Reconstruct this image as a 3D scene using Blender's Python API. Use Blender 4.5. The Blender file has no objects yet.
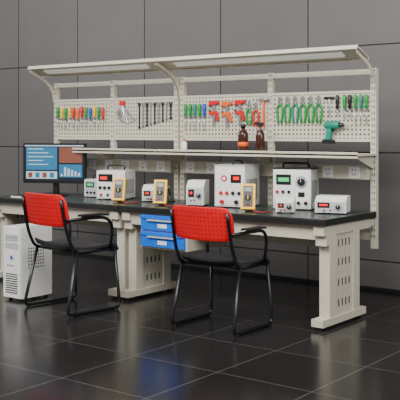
import bpy, bmesh, math, random
from mathutils import Vector, Matrix
random.seed(4)
scene=bpy.context.scene
# ---------------------------------------------------------------- materials
def srgb(c):
    return tuple(((v/255)/12.92 if v/255<=0.04045 else ((v/255+0.055)/1.055)**2.4) for v in c)+(1,)
def mat(name,c,rough=.5,metal=0,noise=.06,nscale=30,emit=None,coat=0):
    m=bpy.data.materials.new(name); m.use_nodes=True
    nt=m.node_tree; b=nt.nodes['Principled BSDF']
    col=srgb(c)
    n=nt.nodes.new('ShaderNodeTexNoise'); n.inputs['Scale'].default_value=nscale
    tc=nt.nodes.new('ShaderNodeTexCoord'); nt.links.new(tc.outputs['Object'],n.inputs['Vector'])
    r=nt.nodes.new('ShaderNodeValToRGB')
    r.color_ramp.elements[0].position=.3; r.color_ramp.elements[1].position=.7
    r.color_ramp.elements[0].color=tuple(v*(1-noise) for v in col[:3])+(1,)
    r.color_ramp.elements[1].color=tuple(min(1,v*(1+noise)) for v in col[:3])+(1,)
    nt.links.new(n.outputs['Fac'],r.inputs['Fac']); nt.links.new(r.outputs['Color'],b.inputs['Base Color'])
    b.inputs['Roughness'].default_value=rough; b.inputs['Metallic'].default_value=metal
    b.inputs['Coat Weight'].default_value=coat
    if emit:
        b.inputs['Emission Color'].default_value=srgb(c); b.inputs['Emission Strength'].default_value=emit
    return m
def mat_holes(name,c,spacing,rad,rough=.45,dark=None):
    m=mat(name,c,rough); nt=m.node_tree; b=nt.nodes['Principled BSDF']; out=nt.nodes['Material Output']
    tc=nt.nodes.new('ShaderNodeTexCoord'); s=nt.nodes.new('ShaderNodeSeparateXYZ'); nt.links.new(tc.outputs['Object'],s.inputs[0])
    def M(op,a,bb=None):
        k=nt.nodes.new('ShaderNodeMath'); k.operation=op
        for i,v in enumerate((a,bb)):
            if v is None: continue
            if isinstance(v,(int,float)): k.inputs[i].default_value=v
            else: nt.links.new(v,k.inputs[i])
        return k.outputs[0]
    ax=M('ABSOLUTE',M('SUBTRACT',M('FRACT',M('DIVIDE',M('ADD',s.outputs['X'],10),spacing)),.5))
    az=M('ABSOLUTE',M('SUBTRACT',M('FRACT',M('DIVIDE',M('ADD',s.outputs['Z'],10),spacing)),.5))
    h=M('LESS_THAN',M('MAXIMUM',ax,az),rad/spacing)
    mix=nt.nodes.new('ShaderNodeMixShader'); nt.links.new(h,mix.inputs[0]); nt.links.new(b.outputs[0],mix.inputs[1])
    if dark:
        d=nt.nodes.new('ShaderNodeBsdfDiffuse'); d.inputs[0].default_value=srgb(dark)
    else: d=nt.nodes.new('ShaderNodeBsdfTransparent')
    nt.links.new(d.outputs[0],mix.inputs[2]); nt.links.new(mix.outputs[0],out.inputs['Surface'])
    return m
def mat_tiles(name,c1,c2,line,w,h,mortar,rough,axes,off=(0,0),spec=.5):
    m=bpy.data.materials.new(name); m.use_nodes=True; nt=m.node_tree; b=nt.nodes['Principled BSDF']
    g=nt.nodes.new('ShaderNodeNewGeometry'); s=nt.nodes.new('ShaderNodeSeparateXYZ'); nt.links.new(g.outputs['Position'],s.inputs[0])
    c=nt.nodes.new('ShaderNodeCombineXYZ')
    nt.links.new(s.outputs[axes[0]],c.inputs[0]); nt.links.new(s.outputs[axes[1]],c.inputs[1])
    mp=nt.nodes.new('ShaderNodeVectorMath'); mp.operation='ADD'; mp.inputs[1].default_value=(off[0],off[1],0)
    nt.links.new(c.outputs[0],mp.inputs[0])
    br=nt.nodes.new('ShaderNodeTexBrick'); br.offset=0; br.squash=1
    br.inputs['Scale'].default_value=1; br.inputs['Brick Width'].default_value=w; br.inputs['Row Height'].default_value=h
    br.inputs['Mortar Size'].default_value=mortar; br.inputs['Mortar Smooth'].default_value=.1
    br.inputs['Color1'].default_value=srgb(c1); br.inputs['Color2'].default_value=srgb(c2); br.inputs['Mortar'].default_value=srgb(line)
    nt.links.new(mp.outputs[0],br.inputs['Vector'])
    n=nt.nodes.new('ShaderNodeTexNoise'); n.inputs['Scale'].default_value=2.5; n.inputs['Detail'].default_value=6
    nt.links.new(g.outputs['Position'],n.inputs['Vector'])
    mr=nt.nodes.new('ShaderNodeMapRange'); mr.inputs['To Min'].default_value=.88; mr.inputs['To Max'].default_value=1.12
    nt.links.new(n.outputs['Fac'],mr.inputs['Value'])
    mx=nt.nodes.new('ShaderNodeVectorMath'); mx.operation='SCALE'
    nt.links.new(br.outputs['Color'],mx.inputs[0]); nt.links.new(mr.outputs[0],mx.inputs['Scale'])
    nt.links.new(mx.outputs[0],b.inputs['Base Color'])
    b.inputs['Roughness'].default_value=rough; b.inputs['Specular IOR Level'].default_value=spec
    bp=nt.nodes.new('ShaderNodeBump'); bp.inputs['Strength'].default_value=.3; bp.inputs['Distance'].default_value=.004; bp.invert=True
    nt.links.new(br.outputs['Fac'],bp.inputs['Height']); nt.links.new(bp.outputs[0],b.inputs['Normal'])
    return m
CREAM=mat('powder_coat_grey',(200,194,176),.45)
CREAM2=mat('powder_coat_grey_shelf',(196,191,175),.45)
DARKSLOT=mat('slot_dark',(45,45,44),.8)
PEG=mat_holes('pegboard_steel',(198,193,176),.034,.0075)
TOP=mat('esd_mat_green',(46,58,55),.3,nscale=8)
EDGE=mat('black_edge_band',(26,27,28),.4)
BLUE=mat('drawer_blue',(20,105,220),.35)
WHITE=mat('white_enclosure',(226,226,221),.35)
WHITE2=mat('white_plastic',(236,236,233),.3)
BLACK=mat('black_plastic',(20,20,22),.35)
BLK2=mat('black_tube',(14,14,16),.3)
SEAT=mat('seat_charcoal',(40,40,44),.45)
RED=mat('red_plastic',(205,10,16),.35)
REDP=mat_holes('red_perforated',(205,8,20),.028,.0032,dark=(110,6,12))
STEEL=mat('steel',(185,187,190),.25,metal=.9)
GREEN=mat('green_handle',(10,140,55),.4)
TEAL=mat('teal_plastic',(10,130,105),.4)
YEL=mat('yellow_plastic',(245,190,0),.4)
ORG=mat('orange_plastic',(235,90,10),.4)
BLUH=mat('blue_handle',(20,70,190),.4)
BROWN=mat('brown_bottle',(58,28,16),.15)
LCD=mat('lcd',(104,122,106),.2)
REDL=mat('led_red',(230,30,20),.3,emit=.9)
GREL=mat('display_green',(50,190,110),.3,emit=.5)
LAMP=mat('lamp_diffuser',(235,235,232),.4,emit=.25)
SILV=mat('silver_plastic',(198,200,203),.3,metal=.2)
SCREEN=mat('screen_dark',(26,32,42),.2,emit=.5)
UI1=mat('screen_window_blue',(44,104,140),.25,emit=.5)
UI2=mat('screen_window_light',(170,190,198),.25,emit=.35)
UI3=mat('screen_window_brown',(120,72,58),.25,emit=.4)
# ---------------------------------------------------------------- mesh builder
class B:
    def __init__(s): s.bm=bmesh.new(); s.mats=[]; s.M=Matrix.Identity(4)
    def mi(s,m):
        if m not in s.mats: s.mats.append(m)
        return s.mats.index(m)
    def V(s,p): return s.bm.verts.new(s.M@Vector(p))
    def F(s,vs,m,sm=False):
        try: f=s.bm.faces.new(vs)
        except ValueError: return
        f.material_index=s.mi(m); f.smooth=sm
    def box(s,x0,x1,y0,y1,z0,z1,m):
        v=[s.V((x,y,z)) for x in (x0,x1) for y in (y0,y1) for z in (z0,z1)]
        for q in ((0,1,3,2),(4,6,7,5),(0,4,5,1),(2,3,7,6),(0,2,6,4),(1,5,7,3)): s.F([v[i] for i in q],m)
    def prism(s,poly,axis,a,b,m):
        def P(u,w,t): return {'X':(t,u,w),'Y':(u,t,w),'Z':(u,w,t)}[axis]
        A=[s.V(P(u,w,a)) for u,w in poly]; C=[s.V(P(u,w,b)) for u,w in poly]
        s.F(A,m); s.F(C[::-1],m); n=len(poly)
        for i in range(n): s.F([A[i],C[i],C[(i+1)%n],A[(i+1)%n]],m)
    def ring(s,c,u,w,r,seg): return [s.V(c+u*(r*math.cos(2*math.pi*i/seg))+w*(r*math.sin(2*math.pi*i/seg))) for i in range(seg)]
    def cyl(s,p0,p1,r0,m,r1=None,seg=16):
        p0=Vector(p0);p1=Vector(p1); r1=r0 if r1 is None else r1
        d=(p1-p0).normalized(); u=d.orthogonal().normalized(); w=d.cross(u)
        a=s.ring(p0,u,w,r0,seg); b=s.ring(p1,u,w,r1,seg)
        for i in range(seg): s.F([a[i],a[(i+1)%seg],b[(i+1)%seg],b[i]],m,True)
        s.F(a[::-1],m); s.F(b,m)
    def lathe(s,prof,c,m,seg=20,ax='Z'):
        rings=[]
        for r,z in prof:
            r=max(r,.0004)
            rr=[]
            for i in range(seg):
                a=2*math.pi*i/seg; x,y=r*math.cos(a),r*math.sin(a)
                p=(x,y,z) if ax=='Z' else (x,z,y)
                rr.append(s.V(Vector(c)+Vector(p)))
            rings.append(rr)
        for k in range(len(rings)-1):
            for i in range(seg): s.F([rings[k][i],rings[k][(i+1)%seg],rings[k+1][(i+1)%seg],rings[k+1][i]],m,True)
        s.F(rings[0][::-1],m); s.F(rings[-1],m)
    def tube(s,pts,r,m,seg=10,rnd=.04,n=5):
        P=[Vector(p) for p in pts]; out=[P[0]]
        for i in range(1,len(P)-1):
            a,b,c=P[i-1],P[i],P[i+1]
            d1=min(rnd,(a-b).length*.45); d2=min(rnd,(c-b).length*.45)
            s0=b+(a-b).normalized()*d1; s1=b+(c-b).normalized()*d2
            for k in range(n+1):
                t=k/n; out.append(s0*(1-t)**2+b*2*t*(1-t)+s1*t*t)
        out.append(P[-1]); prev=None; u=None
        for i,p in enumerate(out):
            d=(out[min(i+1,len(out)-1)]-out[max(i-1,0)]).normalized()
            if u is None: u=d.orthogonal().normalized()
            u=(u-d*u.dot(d)).normalized(); w=d.cross(u)
            rg=s.ring(p,u,w,r,seg)
            if prev:
                for k in range(seg): s.F([prev[k],prev[(k+1)%seg],rg[(k+1)%seg],rg[k]],m,True)
            else: s.F(rg[::-1],m)
            prev=rg
        s.F(prev,m)
    def grid(s,fn,nu,nv,th,m,axis):
        ax=Vector(axis)*th
        A=[[s.V(Vector(fn(i/nu,j/nv))) for j in range(nv+1)] for i in range(nu+1)]
        C=[[s.V(Vector(fn(i/nu,j/nv))+ax) for j in range(nv+1)] for i in range(nu+1)]
        for i in range(nu):
            for j in range(nv):
                s.F([A[i][j],A[i+1][j],A[i+1][j+1],A[i][j+1]],m,True)
                s.F([C[i][j],C[i][j+1],C[i+1][j+1],C[i+1][j]],m,True)
        for i in range(nu):
            s.F([A[i][0],C[i][0],C[i+1][0],A[i+1][0]],m); s.F([A[i][nv],A[i+1][nv],C[i+1][nv],C[i][nv]],m)
        for j in range(nv):
            s.F([A[0][j],A[0][j+1],C[0][j+1],C[0][j]],m); s.F([A[nu][j],C[nu][j],C[nu][j+1],A[nu][j+1]],m)
    def done(s,name,loc=(0,0,0),rz=0,parent=None,bevel=.002,scale=1):
        bmesh.ops.recalc_face_normals(s.bm,faces=s.bm.faces)
        me=bpy.data.meshes.new(name); s.bm.to_mesh(me); s.bm.free()
        for m in s.mats: me.materials.append(m)
        o=bpy.data.objects.new(name,me); scene.collection.objects.link(o)
        o.location=loc; o.rotation_euler=(0,0,math.radians(rz)); o.scale=(scale,)*3
        if parent: o.parent=parent
        if bevel:
            b=o.modifiers.new('bevel','BEVEL'); b.width=bevel; b.segments=2; b.limit_method='ANGLE'; b.angle_limit=math.radians(50)
        return o
def empty(name,loc=(0,0,0)):
    o=bpy.data.objects.new(name,None); o.location=loc; o.empty_display_size=.1; scene.collection.objects.link(o); return o
# ---------------------------------------------------------------- room
b=B(); b.box(-9,8,-8,1.7,-.1,0,mat_tiles('dark_floor_tiles',(27,26,26),(33,32,32),(80,79,78),.6,.6,.004,.2,('X','Y'),(10,10.2),.4))
b.done('floor',bevel=0)
b=B(); b.box(-9,8,1.6,1.75,0,4.2,mat_tiles('grey_wall_panels',(98,96,95),(104,102,101),(34,33,33),.95,.9,.006,.5,('X','Z'),(19-.93,.65),.25))
b.done('wall_back',bevel=0)
b=B(); b.box(-9,8,1.585,1.6,0,.03,mat('trim_black',(22,22,23),.4)); b.done('baseboard_back',bevel=.002)
# ---------------------------------------------------------------- workbench
TH=.744
def workbench(name,x0,W,drawer):
    E=empty(name,(x0,0,0))
    f=B()
    for side,c in (('l',.06),('r',W-.06)):
        a0,a1=c-.04,c+.04
        f.box(a0-.005,a1+.005,.0,.62,.025,.075,CREAM)
        for yy in (.04,.57): f.cyl((c,yy,0),(c,yy,.012),.028,BLACK); f.cyl((c,yy,.012),(c,yy,.03),.01,STEEL)
        f.box(a0,a1,.10,.19,.075,.63,CREAM); f.box(a0,a1,.44,.53,.075,.63,CREAM)
        f.box(a0+.012,a1-.012,.19,.44,.075,.63,CREAM2)
        f.box(a0,a1,.02,.70,.63,.699,CREAM)
        f.box(a0,a1,.05,.10,.56,.63,CREAM)
        for sx in (a0+.0105,a1-.0125):
            for z in (.13,.27,.41,.54):
                for y in (.245,.295,.345,.395):
                    f.box(sx,sx+.002,y-.007,y+.007,z,z+.05,DARKSLOT)
        f.box(a0,a1,.70,.765,.64,.69,CREAM)
    f.box(.10,W-.10,.045,.085,.60,.699,CREAM)
    f.box(.10,W-.10,.55,.57,.48,.699,CREAM2)
    for c in (.03,W/2,W-.03):
        f.box(c-.022,c+.022,.765,.805,.47,1.79,CREAM)
        z=.55
        while z<1.77:
            for dx in (-.009,.009): f.box(c+dx-.003,c+dx+.003,.7636,.766,z,z+.022,DARKSLOT)
            z+=.045
    f.box(.05,W-.05,.77,.80,1.745,1.785,CREAM)
    f.box(.05,W-.05,.77,.80,.53,.58,CREAM)
    f.done('steel_frame',parent=E,bevel=.003)
    t=B(); t.box(.001,W-.001,.012,.755,TH-.005,TH,TOP); t.box(.001,W-.001,0,.76,.70,TH-.005,EDGE); t.box(.001,W-.001,0,.012,TH-.005,TH,EDGE)
    t.done('tabletop',parent=E,bevel=.003)
    for i,(p0,p1) in enumerate(((.052,W/2-.022),(W/2+.022,W-.052))):
        p=B(); p.box(p0,p1,.770,.772,1.27,1.61,PEG); p.done('pegboard_panel_%d'%(i+1),parent=E,bevel=0)
        q=B(); q.box(p0,p1,.766,.79,1.61,1.63,CREAM); q.box(p0,p1,.766,.79,1.25,1.27,CREAM)
        q.done('pegboard_rail_%d'%(i+1),parent=E)
    s=B(); s.box(.0,W,.46,.762,1.150,1.165,CREAM2); s.box(0,W,.46,.464,1.135,1.18,CREAM)
    for c in (.03,W-.03,W/2): s.prism([(.765,1.15),(.765,1.06),(.735,1.06),(.50,1.137),(.50,1.15)],'X',c-.003,c+.003,CREAM)
    s.done('steel_shelf',parent=E)
    c=B()
    c.M=Matrix.Translation((0,.455,1.93))@Matrix.Rotation(-math.radians(22),4,'X')
    c.box(-.005,W+.005,0,.19,-.010,0,CREAM); c.box(-.005,W+.005,-.004,0,-.028,.004,CREAM); c.box(-.005,W+.005,.19,.194,-.022,0,CREAM)
    c.box(.15,W-.15,.06,.12,-.026,-.0101,LAMP)
    c.M=Matrix.Identity(4)
    out=[(.800,1.60),(.785,1.69),(.735,1.765),(.66,1.82),(.46,1.905)]
    inn=[(.46,1.880),(.63,1.80),(.70,1.75),(.745,1.685),(.760,1.60)]
    for cx in (.03,W-.03): c.prism(out+inn,'X',cx-.024 if cx<1 else cx+.018,cx-.018 if cx<1 else cx+.024,CREAM)
    c.done('lamp_canopy',parent=E)
    p=B(); p.box(.055,W-.055,.72,.765,.975,1.075,CREAM2)
    n=int(W/.22)
    for i in range(n):
        x=.16+i*(W-.32)/(n-1)
        p.box(x-.045,x+.045,.714,.72,.985,1.065,WHITE2)
        for dx,dz in ((-.012,.02),(.012,.02),(-.014,-.015),(0,-.02),(.014,-.015)): p.box(x+dx-.003,x+dx+.003,.7125,.7142,1.025+dz-.006,1.025+dz+.006,DARKSLOT)
    p.done('power_strip',parent=E)
    if drawer:
        d=B(); d.box(.21,.67,.03,.55,.43,.699,CREAM)
        for z0,z1 in ((.445,.56),(.572,.687)):
            d.box(.225,.655,.012,.03,z0,z1,BLUE); d.box(.225,.655,.004,.012,z1-.03,z1-.006,BLUE)
            d.box(.30,.58,-.004,.006,z1-.045,z1-.033,SILV)
            d.box(.395,.485,.010,.0121,z0+.02,z0+.05,WHITE2)
        d.done('drawer_cabinet',parent=E)
    return E
workbench('workbench',.15,1.85,True)
workbench('workbench',-1.405,1.55,False)
# ---------------------------------------------------------------- chairs
def chair(loc,rz,sc):
    E=empty('office_chair',loc); E.rotation_euler=(0,0,math.radians(rz)); E.scale=(sc,)*3
    f=B()
    for s in (-1,1):
        X=.25*s
        f.tube([(X*.96,.10,.43),(X*1.04,0,.013),(X*1.04,.46,.013),(X*.96,.43,.43)],.0115,BLK2,rnd=.05)
        f.tube([(X*.96,.44,.43),(X*.96,.08,.425),(X*.95,.02,.55),(X*.93,-.012,.70),(X*.93,-.03,.80)],.0115,BLK2,rnd=.06)
        f.tube([(X*.95,.01,.655),(X*1.10,.10,.665),(X*1.12,.32,.665),(X*1.02,.40,.60),(X*.96,.39,.43)],.0115,BLK2,rnd=.06)
    f.tube([(-.24,.12,.425),(.24,.12,.425)],.01,BLK2); f.tube([(-.24,.40,.42),(.24,.40,.42)],.01,BLK2)
    for s in (-1,1):
        for y in (.04,.42): f.cyl((.26*s,y,0),(.26*s,y,.008),.016,BLACK)
    f.done('tube_frame',parent=E,bevel=0)
    a=B()
    for s in (-1,1):
        a.grid(lambda u,v:((.278+(v-.5)*.045)*s,.09+u*.24,.678+.006*math.sin(math.pi*v)-.02*max(0,u-.75)),8,4,.014,BLACK,(0,0,1))
    a.done('armrest_pads',parent=E,bevel=.002)
    st=B()
    def seat(u,v):
        x=(u-.5)*2; y=.06+v*.43
        w=.235*(1-.10*(max(0,abs(v-.5)*2-.75)*4)**2)
        z=.455+.018*x*x-.012*math.sin(math.pi*min(1,v*1.2))-.045*max(0,(v-.8)/.2)**2+.03*max(0,(.12-v)/.12)**2
        return (x*w,y,z)
    st.grid(seat,12,14,.02,SEAT,(0,0,-1)); st.done('seat',parent=E,bevel=.003)
    k=B()
    def back(u,v):
        x=(u-.5)*2; e=abs(x)
        zc=.722; hh=.112*(1-.30*max(0,(e-.8)/.2)**2.5)
        z=zc+(v-.5)*2*hh; w=.252*(1-.05*(abs(v-.5)*2)**4)
        return (x*w,-.045+.055*x*x-.035*(v-.3),z)
    k.grid(back,18,10,.016,REDP,(0,1,0))
    k.done('backrest',parent=E,bevel=.003)
chair((1.34,-.48,0),0,1)
chair((.05,-.68,0),-8,1.05)
# ---------------------------------------------------------------- PC tower
b=B(); b.box(-.1,.1,0,.32,.02,.58,WHITE)
b.box(-.098,.098,-.012,0,.025,.575,WHITE2)
for i in range(9): b.box(-.07,.07,-.014,-.0119,.06+i*.018,.068+i*.018,DARKSLOT)
b.box(-.075,.075,-.015,-.0119,.47,.52,SILV); b.box(-.075,.075,-.015,-.0119,.41,.455,SILV); b.box(-.07,.07,-.0155,-.0149,.494,.497,DARKSLOT)
b.lathe([(.02,-.016),(.022,-.011)],(0,0,.34),SILV,ax='Y'); b.lathe([(.011,-.018),(.012,-.014)],(0,0,.34),BLUH,ax='Y')
for i in range(3): b.box(-.05+i*.03,-.035+i*.03,-.014,-.0119,.27,.28,DARKSLOT)
for r in range(7):
    for c in range(7): b.box(.0999,.1012,.07+c*.025,.082+c*.025,.25+r*.025,.262+r*.025,DARKSLOT)
for x in (-.07,.07):
    for y in (.04,.28): b.cyl((x,y,0),(x,y,.02),.015,BLACK)
b.done('computer_tower',(-.49,-.52,0),bevel=.004)
# ---------------------------------------------------------------- monitor + keyboard + mouse
b=B(); b.box(-.30,.30,-.01,.025,.115,.475,BLACK); b.box(-.284,.284,-.012,-.0101,.137,.459,SCREEN)
b.box(-.27,.03,-.0128,-.0121,.235,.44,UI1); b.box(.05,.27,-.0128,-.0121,.30,.44,UI3); b.box(.05,.27,-.0128,-.0121,.17,.285,UI1)
b.box(-.284,.284,-.0128,-.0121,.448,.459,UI2); b.box(-.27,.03,-.0128,-.0121,.155,.222,UI2)
for i in range(5): b.box(-.255,-.255+.05*(3+i%3),-.0134,-.0129,.42-i*.035,.428-i*.035,UI2)
for i in range(4): b.box(-.25+i*.07,-.21+i*.07,-.0134,-.0129,.165,.21,UI1 if i%2 else UI3)
for i in range(6): b.box(.065+i*.033,.085+i*.033,-.0134,-.0129,.18,.20+.012*((i*5)%6),UI2)
b.box(-.12,.12,.025,.045,.2,.4,BLACK); b.box(-.025,.025,.025,.045,.01,.22,BLACK)
b.lathe([(.12,0),(.12,.006),(.05,.014)],(0,.03,0),BLACK,seg=32)
b.done('computer_monitor',(-1.00,.40,TH),24,bevel=0)
b=B(); b.box(-.2,.2,-.065,.065,0,.014,WHITE)
for r in range(5):
    for c in range(15): b.box(-.19+c*.0255,-.169+c*.0255,-.055+r*.022,-.037+r*.022,.014,.02,BLACK)
b.done('computer_keyboard',(-.98,.13,TH),8,bevel=.001)
b=B(); b.lathe([(.03,0),(.032,.012),(.024,.026),(.008,.031)],(0,0,0),BLACK); b.done('computer_mouse',(-.70,.13,TH),0,bevel=0)
# ---------------------------------------------------------------- instruments
def multimeter(loc,rz):
    b=B(); a=math.radians(18); b.M=Matrix.Translation((0,0,.036*math.sin(a)))@Matrix.Rotation(-a,4,'X')@Matrix.Translation((0,-.036,0))
    b.box(-.052,.052,0,.038,0,.19,YEL); b.box(-.034,.034,-.003,0,.018,.172,BLACK)
    b.box(-.027,.027,-.005,-.003,.130,.162,LCD)
    b.lathe([(.020,-.012),(.022,-.003)],(0,0,.085),DARKSLOT,ax='Y'); b.box(-.003,.003,-.016,-.011,.070,.102,YEL)
    for x in (-.022,0,.022): b.lathe([(.006,-.008),(.007,-.002)],(x,0,.035),RED if x else BLACK,ax='Y')
    b.M=Matrix.Identity(4)
    b.prism([(.02,.10),(.09,0),(.10,0),(.035,.12)],'X',-.03,.03,BLACK)
    b.tube([(.025,-.01,.03),(.03,-.05,.02),(.08,-.08,.004),(.14,-.03,.004),(.17,.02,.004)],.003,RED,seg=6,rnd=.03)
    b.tube([(-.025,-.01,.03),(-.02,-.05,.02),(.02,-.09,.004),(.09,-.10,.004),(.16,-.06,.004)],.003,BLACK,seg=6,rnd=.03)
    b.done('multimeter',loc,rz,bevel=.003)
def feet(b,w,d,y0=0):
    for x in (-w/2+.02,w/2-.02):
        for y in (y0+.02,y0+d-.02): b.cyl((x,y,0),(x,y,.01),.01,BLACK)
def dial(b,x,z,r,y=-.003):
    b.lathe([(r,y-.004),(r,y)],(x,0,z),SILV,ax='Y',seg=28)
    b.lathe([(r*.55,y-.024),(r*.62,y-.004)],(x,0,z),BLACK,ax='Y',seg=24)
    b.box(x-.002,x+.002,y-.026,y-.023,z,z+r*.5,WHITE2)
    for k in range(9):
        a=math.radians(-130+k*32.5); px,pz=x+r*.82*math.sin(a),z+r*.82*math.cos(a)
        b.box(px-.002,px+.002,y-.0055,y-.003,pz-.003,pz+.003,DARKSLOT)
def power_supply(loc,rz,w,d,h,name='bench_power_supply'):
    b=B(); feet(b,w,d); b.box(-w/2,w/2,0,d,.01,h,WHITE); b.box(-w/2+.008,w/2-.008,-.004,0,.018,h-.008,WHITE2)
    b.box(-w/2+.02,.02,-.006,-.003,h*.62,h*.88,BLACK)
    b.box(-w/2+.035,-.03,-.0075,-.006,h*.69,h*.80,REDL)
    dial(b,w*.28,h*.62,.040)
    for i,x in enumerate((-w*.36,-w*.2,-w*.04)): b.lathe([(.012,-.022),(.014,-.003)],(x,0,h*.42),BLACK,ax='Y')
    for i,x in enumerate((-w*.32,-w*.08,w*.16,w*.34)): b.lathe([(.009,-.026),(.010,-.003)],(x,0,h*.18),(RED,BLACK,RED,BLACK)[i],ax='Y')
    for i in range(7): b.box(w/2-.001,w/2+.001,.03+i*.026,.04+i*.026,.05,h*.7,DARKSLOT)
    b.tube([(-w*.3,d*.5,h-.002),(-w*.3,d*.5,h+.04),(w*.3,d*.5,h+.04),(w*.3,d*.5,h-.002)],.007,BLACK,rnd=.02)
    b.done(name,loc,rz,bevel=.003)
def solder_station(loc,rz,w=.15,d=.16,h=.11,stand=True):
    b=B(); feet(b,w,d)
    b.prism([(0,.01),(d,.01),(d,h),(.05,h),(0,h*.75)],'X',-w/2,w/2,WHITE)
    b.box(-w/2+.010,w/2-.010,-.003,.001,.016,h*.71,SILV)
    b.box(-w/2+.018,-.005,-.005,-.002,h*.36,h*.66,BLACK); b.box(-w/2+.030,-.018,-.006,-.004,h*.46,h*.57,REDL)
    dial(b,w*.25,h*.42,min(.026,h*.27),-.002)
    b.lathe([(.008,-.014),(.009,-.002)],(-w*.2,0,h*.24),STEEL,ax='Y'); b.lathe([(.006,-.01),(.007,-.002)],(0,0,h*.24),RED,ax='Y')
    if stand:
        sx=w/2+.06
        b.box(sx-.04,sx+.04,.0,.10,0,.012,BLACK); b.tube([(sx,.08,.01),(sx,.08,.07),(sx,.05,.10)],.005,STEEL,rnd=.02)
        b.cyl((sx,.075,.06),(sx,.0,.13),.012,STEEL,r1=.016); b.cyl((sx,-.0,.13),(sx,-.07,.195),.009,BLACK,r1=.011)
        b.tube([(sx,-.065,.19),(sx-.01,-.10,.18),(sx-.02,-.10,.01),(sx-.06,-.06,.006),(-w*.2,-.012,h*.24)],.004,BLACK,seg=6,rnd=.03)
    b.done('soldering_station',loc,rz,bevel=.003)
# left bench
power_supply((-.27,.36,TH),20,.26,.24,.25)
b=B(); feet(b,.2,.18); b.box(-.1,.1,0,.18,.01,.16,WHITE); b.box(-.09,.09,-.003,0,.02,.15,SILV); b.box(-.08,.0,-.005,-.003,.09,.135,BLACK); b.box(-.07,-.01,-.006,-.004,.10,.125,GREL); dial(b,.05,.10,.028)
for x in (-.065,-.03,.005,.05): b.lathe([(.009,-.015),(.010,-.002)],(x,0,.045),BLACK,ax='Y')
b.tube([(-.06,.09,.158),(-.06,.09,.19),(.06,.09,.19),(.06,.09,.158)],.005,BLACK,rnd=.015)
b.done('signal_generator',(-.57,.47,TH),15,bevel=.003)
multimeter((-.03,.20,TH),30)
solder_station((.15,.40,TH),25,.16,.17,.14)
multimeter((.43,.18,TH),30)
# right bench
solder_station((.68,.30,TH),20,.14,.16,.20,False)
def welder(loc,rz):
    w,d,h=.25,.30,.32
    b=B(); feet(b,w,d); b.box(-w/2,w/2,0,d,.01,h,WHITE)
    b.box(-w/2+.01,w/2-.01,-.003,0,.02,h-.01,WHITE2)
    b.lathe([(.024,-.006),(.026,-.002)],(-.045,0,h*.70),RED,ax='Y',seg=24); b.lathe([(.013,-.008),(.014,-.005)],(-.045,0,h*.70),WHITE2,ax='Y',seg=24)
    b.box(.01,.095,-.006,-.002,h*.60,h*.80,BLACK); b.box(.03,.08,-.007,-.005,h*.67,h*.75,REDL)
    for x in (-.07,-.02,.03,.08): b.lathe([(.012,-.02),(.014,-.002)],(x,0,h*.36),RED if x<0 else BLACK,ax='Y')
    for x in (-.06,.06): b.lathe([(.014,-.03),(.016,-.002)],(x,0,h*.15),(RED if x<0 else BLACK),ax='Y')
    for i in range(8): b.box(w/2-.001,w/2+.001,.05+i*.026,.062+i*.026,.06,.22,DARKSLOT)
    b.box(-w/2-.005,w/2+.005,-.005,d+.005,h,h+.008,SILV)
    b.tube([(0,.06,h+.005),(0,.06,h+.035),(0,.24,h+.035),(0,.24,h+.005)],.007,BLACK,rnd=.02)
    b.done('spot_welder',loc,rz,bevel=.003)
welder((.985,.34,TH),12)
def ctrl(loc,rz):
    w,d,h=.29,.22,.30
    b=B(); feet(b,w,d); b.box(-w/2,w/2,0,d,.01,h,WHITE); b.box(-w/2+.01,w/2-.01,-.004,0,.02,h-.012,WHITE2)
    b.box(-w/2+.025,-.005,-.006,-.003,h*.62,h*.88,BLACK); b.box(-w/2+.04,-.02,-.0075,-.005,h*.70,h*.80,GREL)
    dial(b,.075,h*.70,.048)
    for x in (-.11,-.065,-.02): b.lathe([(.011,-.018),(.012,-.003)],(x,0,h*.45),RED if x<-.1 else BLACK,ax='Y')
    for x in (-.11,-.055,0,.055,.11): b.lathe([(.012,-.024),(.013,-.003)],(x,0,.055),RED if x in(-.11,0) else BLACK,ax='Y')
    b.box(.05,.10,-.009,-.003,.10,.135,BLACK)
    for i in range(7): b.box(w/2-.001,w/2+.001,.03+i*.024,.04+i*.024,.06,.22,DARKSLOT)
    b.box(-w/2-.004,w/2+.004,.01,d-.01,h,h+.012,BLACK)
    b.tube([(-.10,.11,h+.01),(-.10,.11,h+.045),(.10,.11,h+.045),(.10,.11,h+.01)],.008,BLACK,rnd=.02)
    b.done('voltage_regulator',loc,rz,bevel=.003)
ctrl((1.45,.48,TH),15)
multimeter((1.27,.17,TH),30)
solder_station((1.55,.22,TH),25,.13,.13,.11,False)
solder_station((1.84,.36,TH),18,.22,.18,.125,False)
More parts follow.
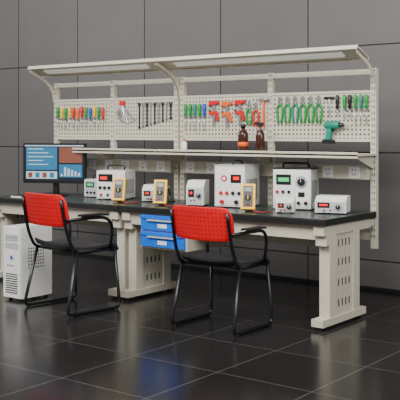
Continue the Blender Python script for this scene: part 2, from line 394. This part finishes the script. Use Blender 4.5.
# ---------------------------------------------------------------- tools on the pegboard
YB=.766
def screwdriver(X,Z,m,L=.20,r=.013):
    b=B()
    b.lathe([(.006,0),(r,-.006),(r*1.05,-.045),(r*.8,-.075),(r*.95,-.095),(r*.5,-.105)],(0,0,0),m,seg=12)
    b.cyl((0,0,-.10),(0,0,-L),.0035,STEEL,seg=8)
    b.box(-r-.003,r+.003,-.004,r+.0,-.112,-.108,STEEL)
    b.done('screwdriver',(X,YB-r,Z),bevel=0)
def thex(X,Z,m,L=.18):
    b=B(); b.cyl((-.04,0,0),(.04,0,0),.010,m,seg=12); b.cyl((0,0,0),(0,0,-L),.0035,STEEL,seg=8); b.done('t_handle_hex_key',(X,YB-.010,Z),bevel=.002)
def pliers(X,Z,m,L=.19):
    b=B()
    for s in (-1,1):
        b.tube([(s*.006,0,-.06),(s*.026,0,-.09),(s*.024,0,-.14),(s*.014,0,-L)],.0085,m,seg=8,rnd=.03)
        b.prism([(s*.001,0),(s*.008,0),(s*.016,-.045),(s*.010,-.068),(-s*.006,-.062),(s*.001,-.045)],'Y',-.006,.006,STEEL)
    b.cyl((0,-.009,-.056),(0,.007,-.056),.011,STEEL)
    b.done('pliers',(X,YB-.009,Z),bevel=0)
def wrench(X,Z,L=.16,m=STEEL):
    b=B(); w=.007
    b.prism([(-w,-.02),(w,-.02),(w*.8,-L),(-w*.8,-L)],'Y',-.003,.003,m)
    b.prism([(-.006,-.022),(-.016,-.01),(-.014,.006),(-.006,.012),(-.006,-.004),(.006,-.004),(.006,.012),(.014,.006),(.016,-.01),(.006,-.022)],'Y',-.004,.004,m)
    b.lathe([(.012,-.004),(.012,.004)],(0,0,-L),m,ax='Y'); b.lathe([(.006,-.0045),(.006,.0045)],(0,0,-L),DARKSLOT,ax='Y')
    b.done('wrench',(X,YB-.005,Z),bevel=0)
cols=(GREEN,YEL,GREEN,YEL,RED,ORG,RED,GREEN,BLUH,YEL,GREEN,RED)
for i,m in enumerate(cols):
    x=-1.33+i*.054
    screwdriver(x,1.56-.008*(i%3),m,.20,.0145)
b=B()
for i in range(9):
    a=math.radians(-44+i*11); L=.11+.012*i
    b.tube([(0,0,0),(math.sin(a)*L,0,-math.cos(a)*L),(math.sin(a)*L+.02*math.cos(a),0,-math.cos(a)*L+.02*math.sin(a))],.0045,STEEL,seg=8,rnd=.01)
b.box(-.03,.03,-.01,.008,-.01,.03,RED)
b.done('hex_key_set',(-.50,YB-.009,1.57),bevel=.001)
for i in range(9): wrench(-.30+i*.045,1.57,.21-.010*i,BLACK if i%2==0 else STEEL)
for x,m in ((.23,GREEN),(.28,GREEN),(.33,TEAL),(.38,GREEN),(.43,BLUH)): screwdriver(x,1.56,m,.23,.015)
def clamp(X,Z,m):
    b=B(); b.box(-.012,.012,-.008,.008,-.17,.03,STEEL); b.prism([(-.05,.01),(-.045,.04),(.05,.04),(.05,.02),(.0,.005),(-.03,.0)],'Y',-.012,.010,m)
    b.prism([(-.05,-.05),(.03,-.045),(.05,-.12),(.035,-.13),(.01,-.075),(-.045,-.075)],'Y',-.012,.010,m)
    b.cyl((-.045,0,.01),(-.045,0,-.005),.010,BLACK); b.cyl((-.045,0,-.05),(-.045,0,-.035),.010,BLACK)
    b.done('bar_clamp',(X,YB-.011,Z),bevel=.002)
clamp(.53,1.54,RED); clamp(.66,1.53,ORG); clamp(.79,1.54,RED)
pliers(.88,1.57,GREEN); pliers(.945,1.56,RED)
def hammer(X,Z):
    b=B(); b.cyl((-.045,0,0),(.03,0,0),.013,STEEL); b.prism([(.03,-.012),(.03,.012),(.06,.002),(.06,-.004)],'Y',-.01,.01,STEEL); b.cyl((0,0,-.0),(0,0,-.22),.008,ORG,r1=.012); b.done('hammer',(X,YB-.014,Z),bevel=.001)
hammer(1.02,1.58)
for x,m in ((1.17,GREEN),(1.24,GREEN),(1.31,TEAL),(1.38,GREEN),(1.45,GREEN),(1.52,GREEN)): pliers(x,1.60,m,.21)
thex(1.61,1.58,BLACK,.15); screwdriver(1.68,1.60,BLACK,.16)
for x,m in ((1.74,GREEN),(1.785,BLACK),(1.83,GREEN),(1.875,TEAL),(1.92,GREEN)): screwdriver(x,1.60,m,.18 if x<1.8 else .23,.014)
b=B()
b.lathe([(.020,-.075),(.030,-.06),(.032,.02),(.026,.05)],(0,0,0),TEAL,seg=16)
for v in b.bm.verts: v.co=Matrix.Rotation(math.radians(90),4,'Y')@v.co
b.cyl((.05,0,0),(.085,0,0),.020,BLACK,r1=.012); b.cyl((.085,0,0),(.13,0,0),.004,STEEL)
b.prism([(-.05,-.02),(-.01,-.02),(-.025,-.11),(-.065,-.11)],'Y',-.016,.016,TEAL); b.box(-.085,.0,-.026,.026,-.14,-.108,BLACK); b.box(-.008,.002,-.006,.006,-.05,-.025,BLACK)
b.done('cordless_drill',(1.66,YB-.034,1.375),bevel=.003)
# ---------------------------------------------------------------- shelf items
SZ=1.165
def bottle(X,Y,m,r,h,cap,name='chemical_bottle'):
    b=B(); b.lathe([(r*.9,0),(r,.006),(r,h*.62),(r*.9,h*.70),(r*.38,h*.80),(r*.38,h*.88)],(0,0,0),m)
    b.cyl((0,0,h*.86),(0,0,h),r*.45,cap); b.lathe([(r*1.01,h*.2),(r*1.01,h*.36)],(0,0,0),WHITE2 if m is not BROWN else ORG)
    b.done(name,(X,Y,SZ),bevel=0)
def spray(X,Y,m):
    b=B(); b.lathe([(.033,0),(.036,.006),(.036,.13),(.028,.16),(.012,.18),(.012,.195)],(0,0,0),m)
    b.prism([(-.045,.215),(-.04,.235),(.03,.23),(.03,.21),(.012,.195),(-.012,.195),(-.012,.21)],'Y',-.012,.012,BLACK)
    b.prism([(-.02,.212),(-.014,.212),(-.028,.17),(-.034,.175)],'Y',-.005,.005,RED)
    b.done('spray_bottle',(X,Y,SZ),25,bevel=.001)
bottle(.93,.60,BROWN,.042,.22,BLACK); spray(1.09,.60,BROWN)
bottle(.32,.62,WHITE2,.024,.10,RED,'flux_bottle')
# ---------------------------------------------------------------- lights
def area(name,loc,target,size,power,col=(1,1,1)):
    L=bpy.data.lights.new(name,'AREA'); L.shape='RECTANGLE'; L.size=size[0]; L.size_y=size[1]; L.energy=power; L.color=col
    o=bpy.data.objects.new(name,L); o.location=loc; d=Vector(target)-Vector(loc); o.rotation_euler=d.to_track_quat('-Z','Y').to_euler(); scene.collection.objects.link(o)
area('ceiling_softbox',(1.5,-3.2,3.9),(.3,.6,.7),(4,2),340,(1,.985,.96))
area('side_softbox',(5.5,-1.2,3.0),(1,.5,.8),(2,2),120,(1,.99,.97))
area('left_softbox',(-4.5,-2.0,3.4),(-.6,.9,1),(2,2),90)
w=bpy.data.worlds.new('studio'); scene.world=w; w.use_nodes=True
w.node_tree.nodes['Background'].inputs[0].default_value=(.81,.79,.77,1); w.node_tree.nodes['Background'].inputs[1].default_value=.6
# ---------------------------------------------------------------- camera
cd=bpy.data.cameras.new('camera'); cam=bpy.data.objects.new('camera',cd); scene.collection.objects.link(cam)
cam.location=(4.874,-5.11,1.33); cam.rotation_euler=(math.radians(90),0,math.atan2(.608,.794))
cd.sensor_width=36; cd.lens=880/400*36; cd.shift_y=-69/400
scene.camera=cam
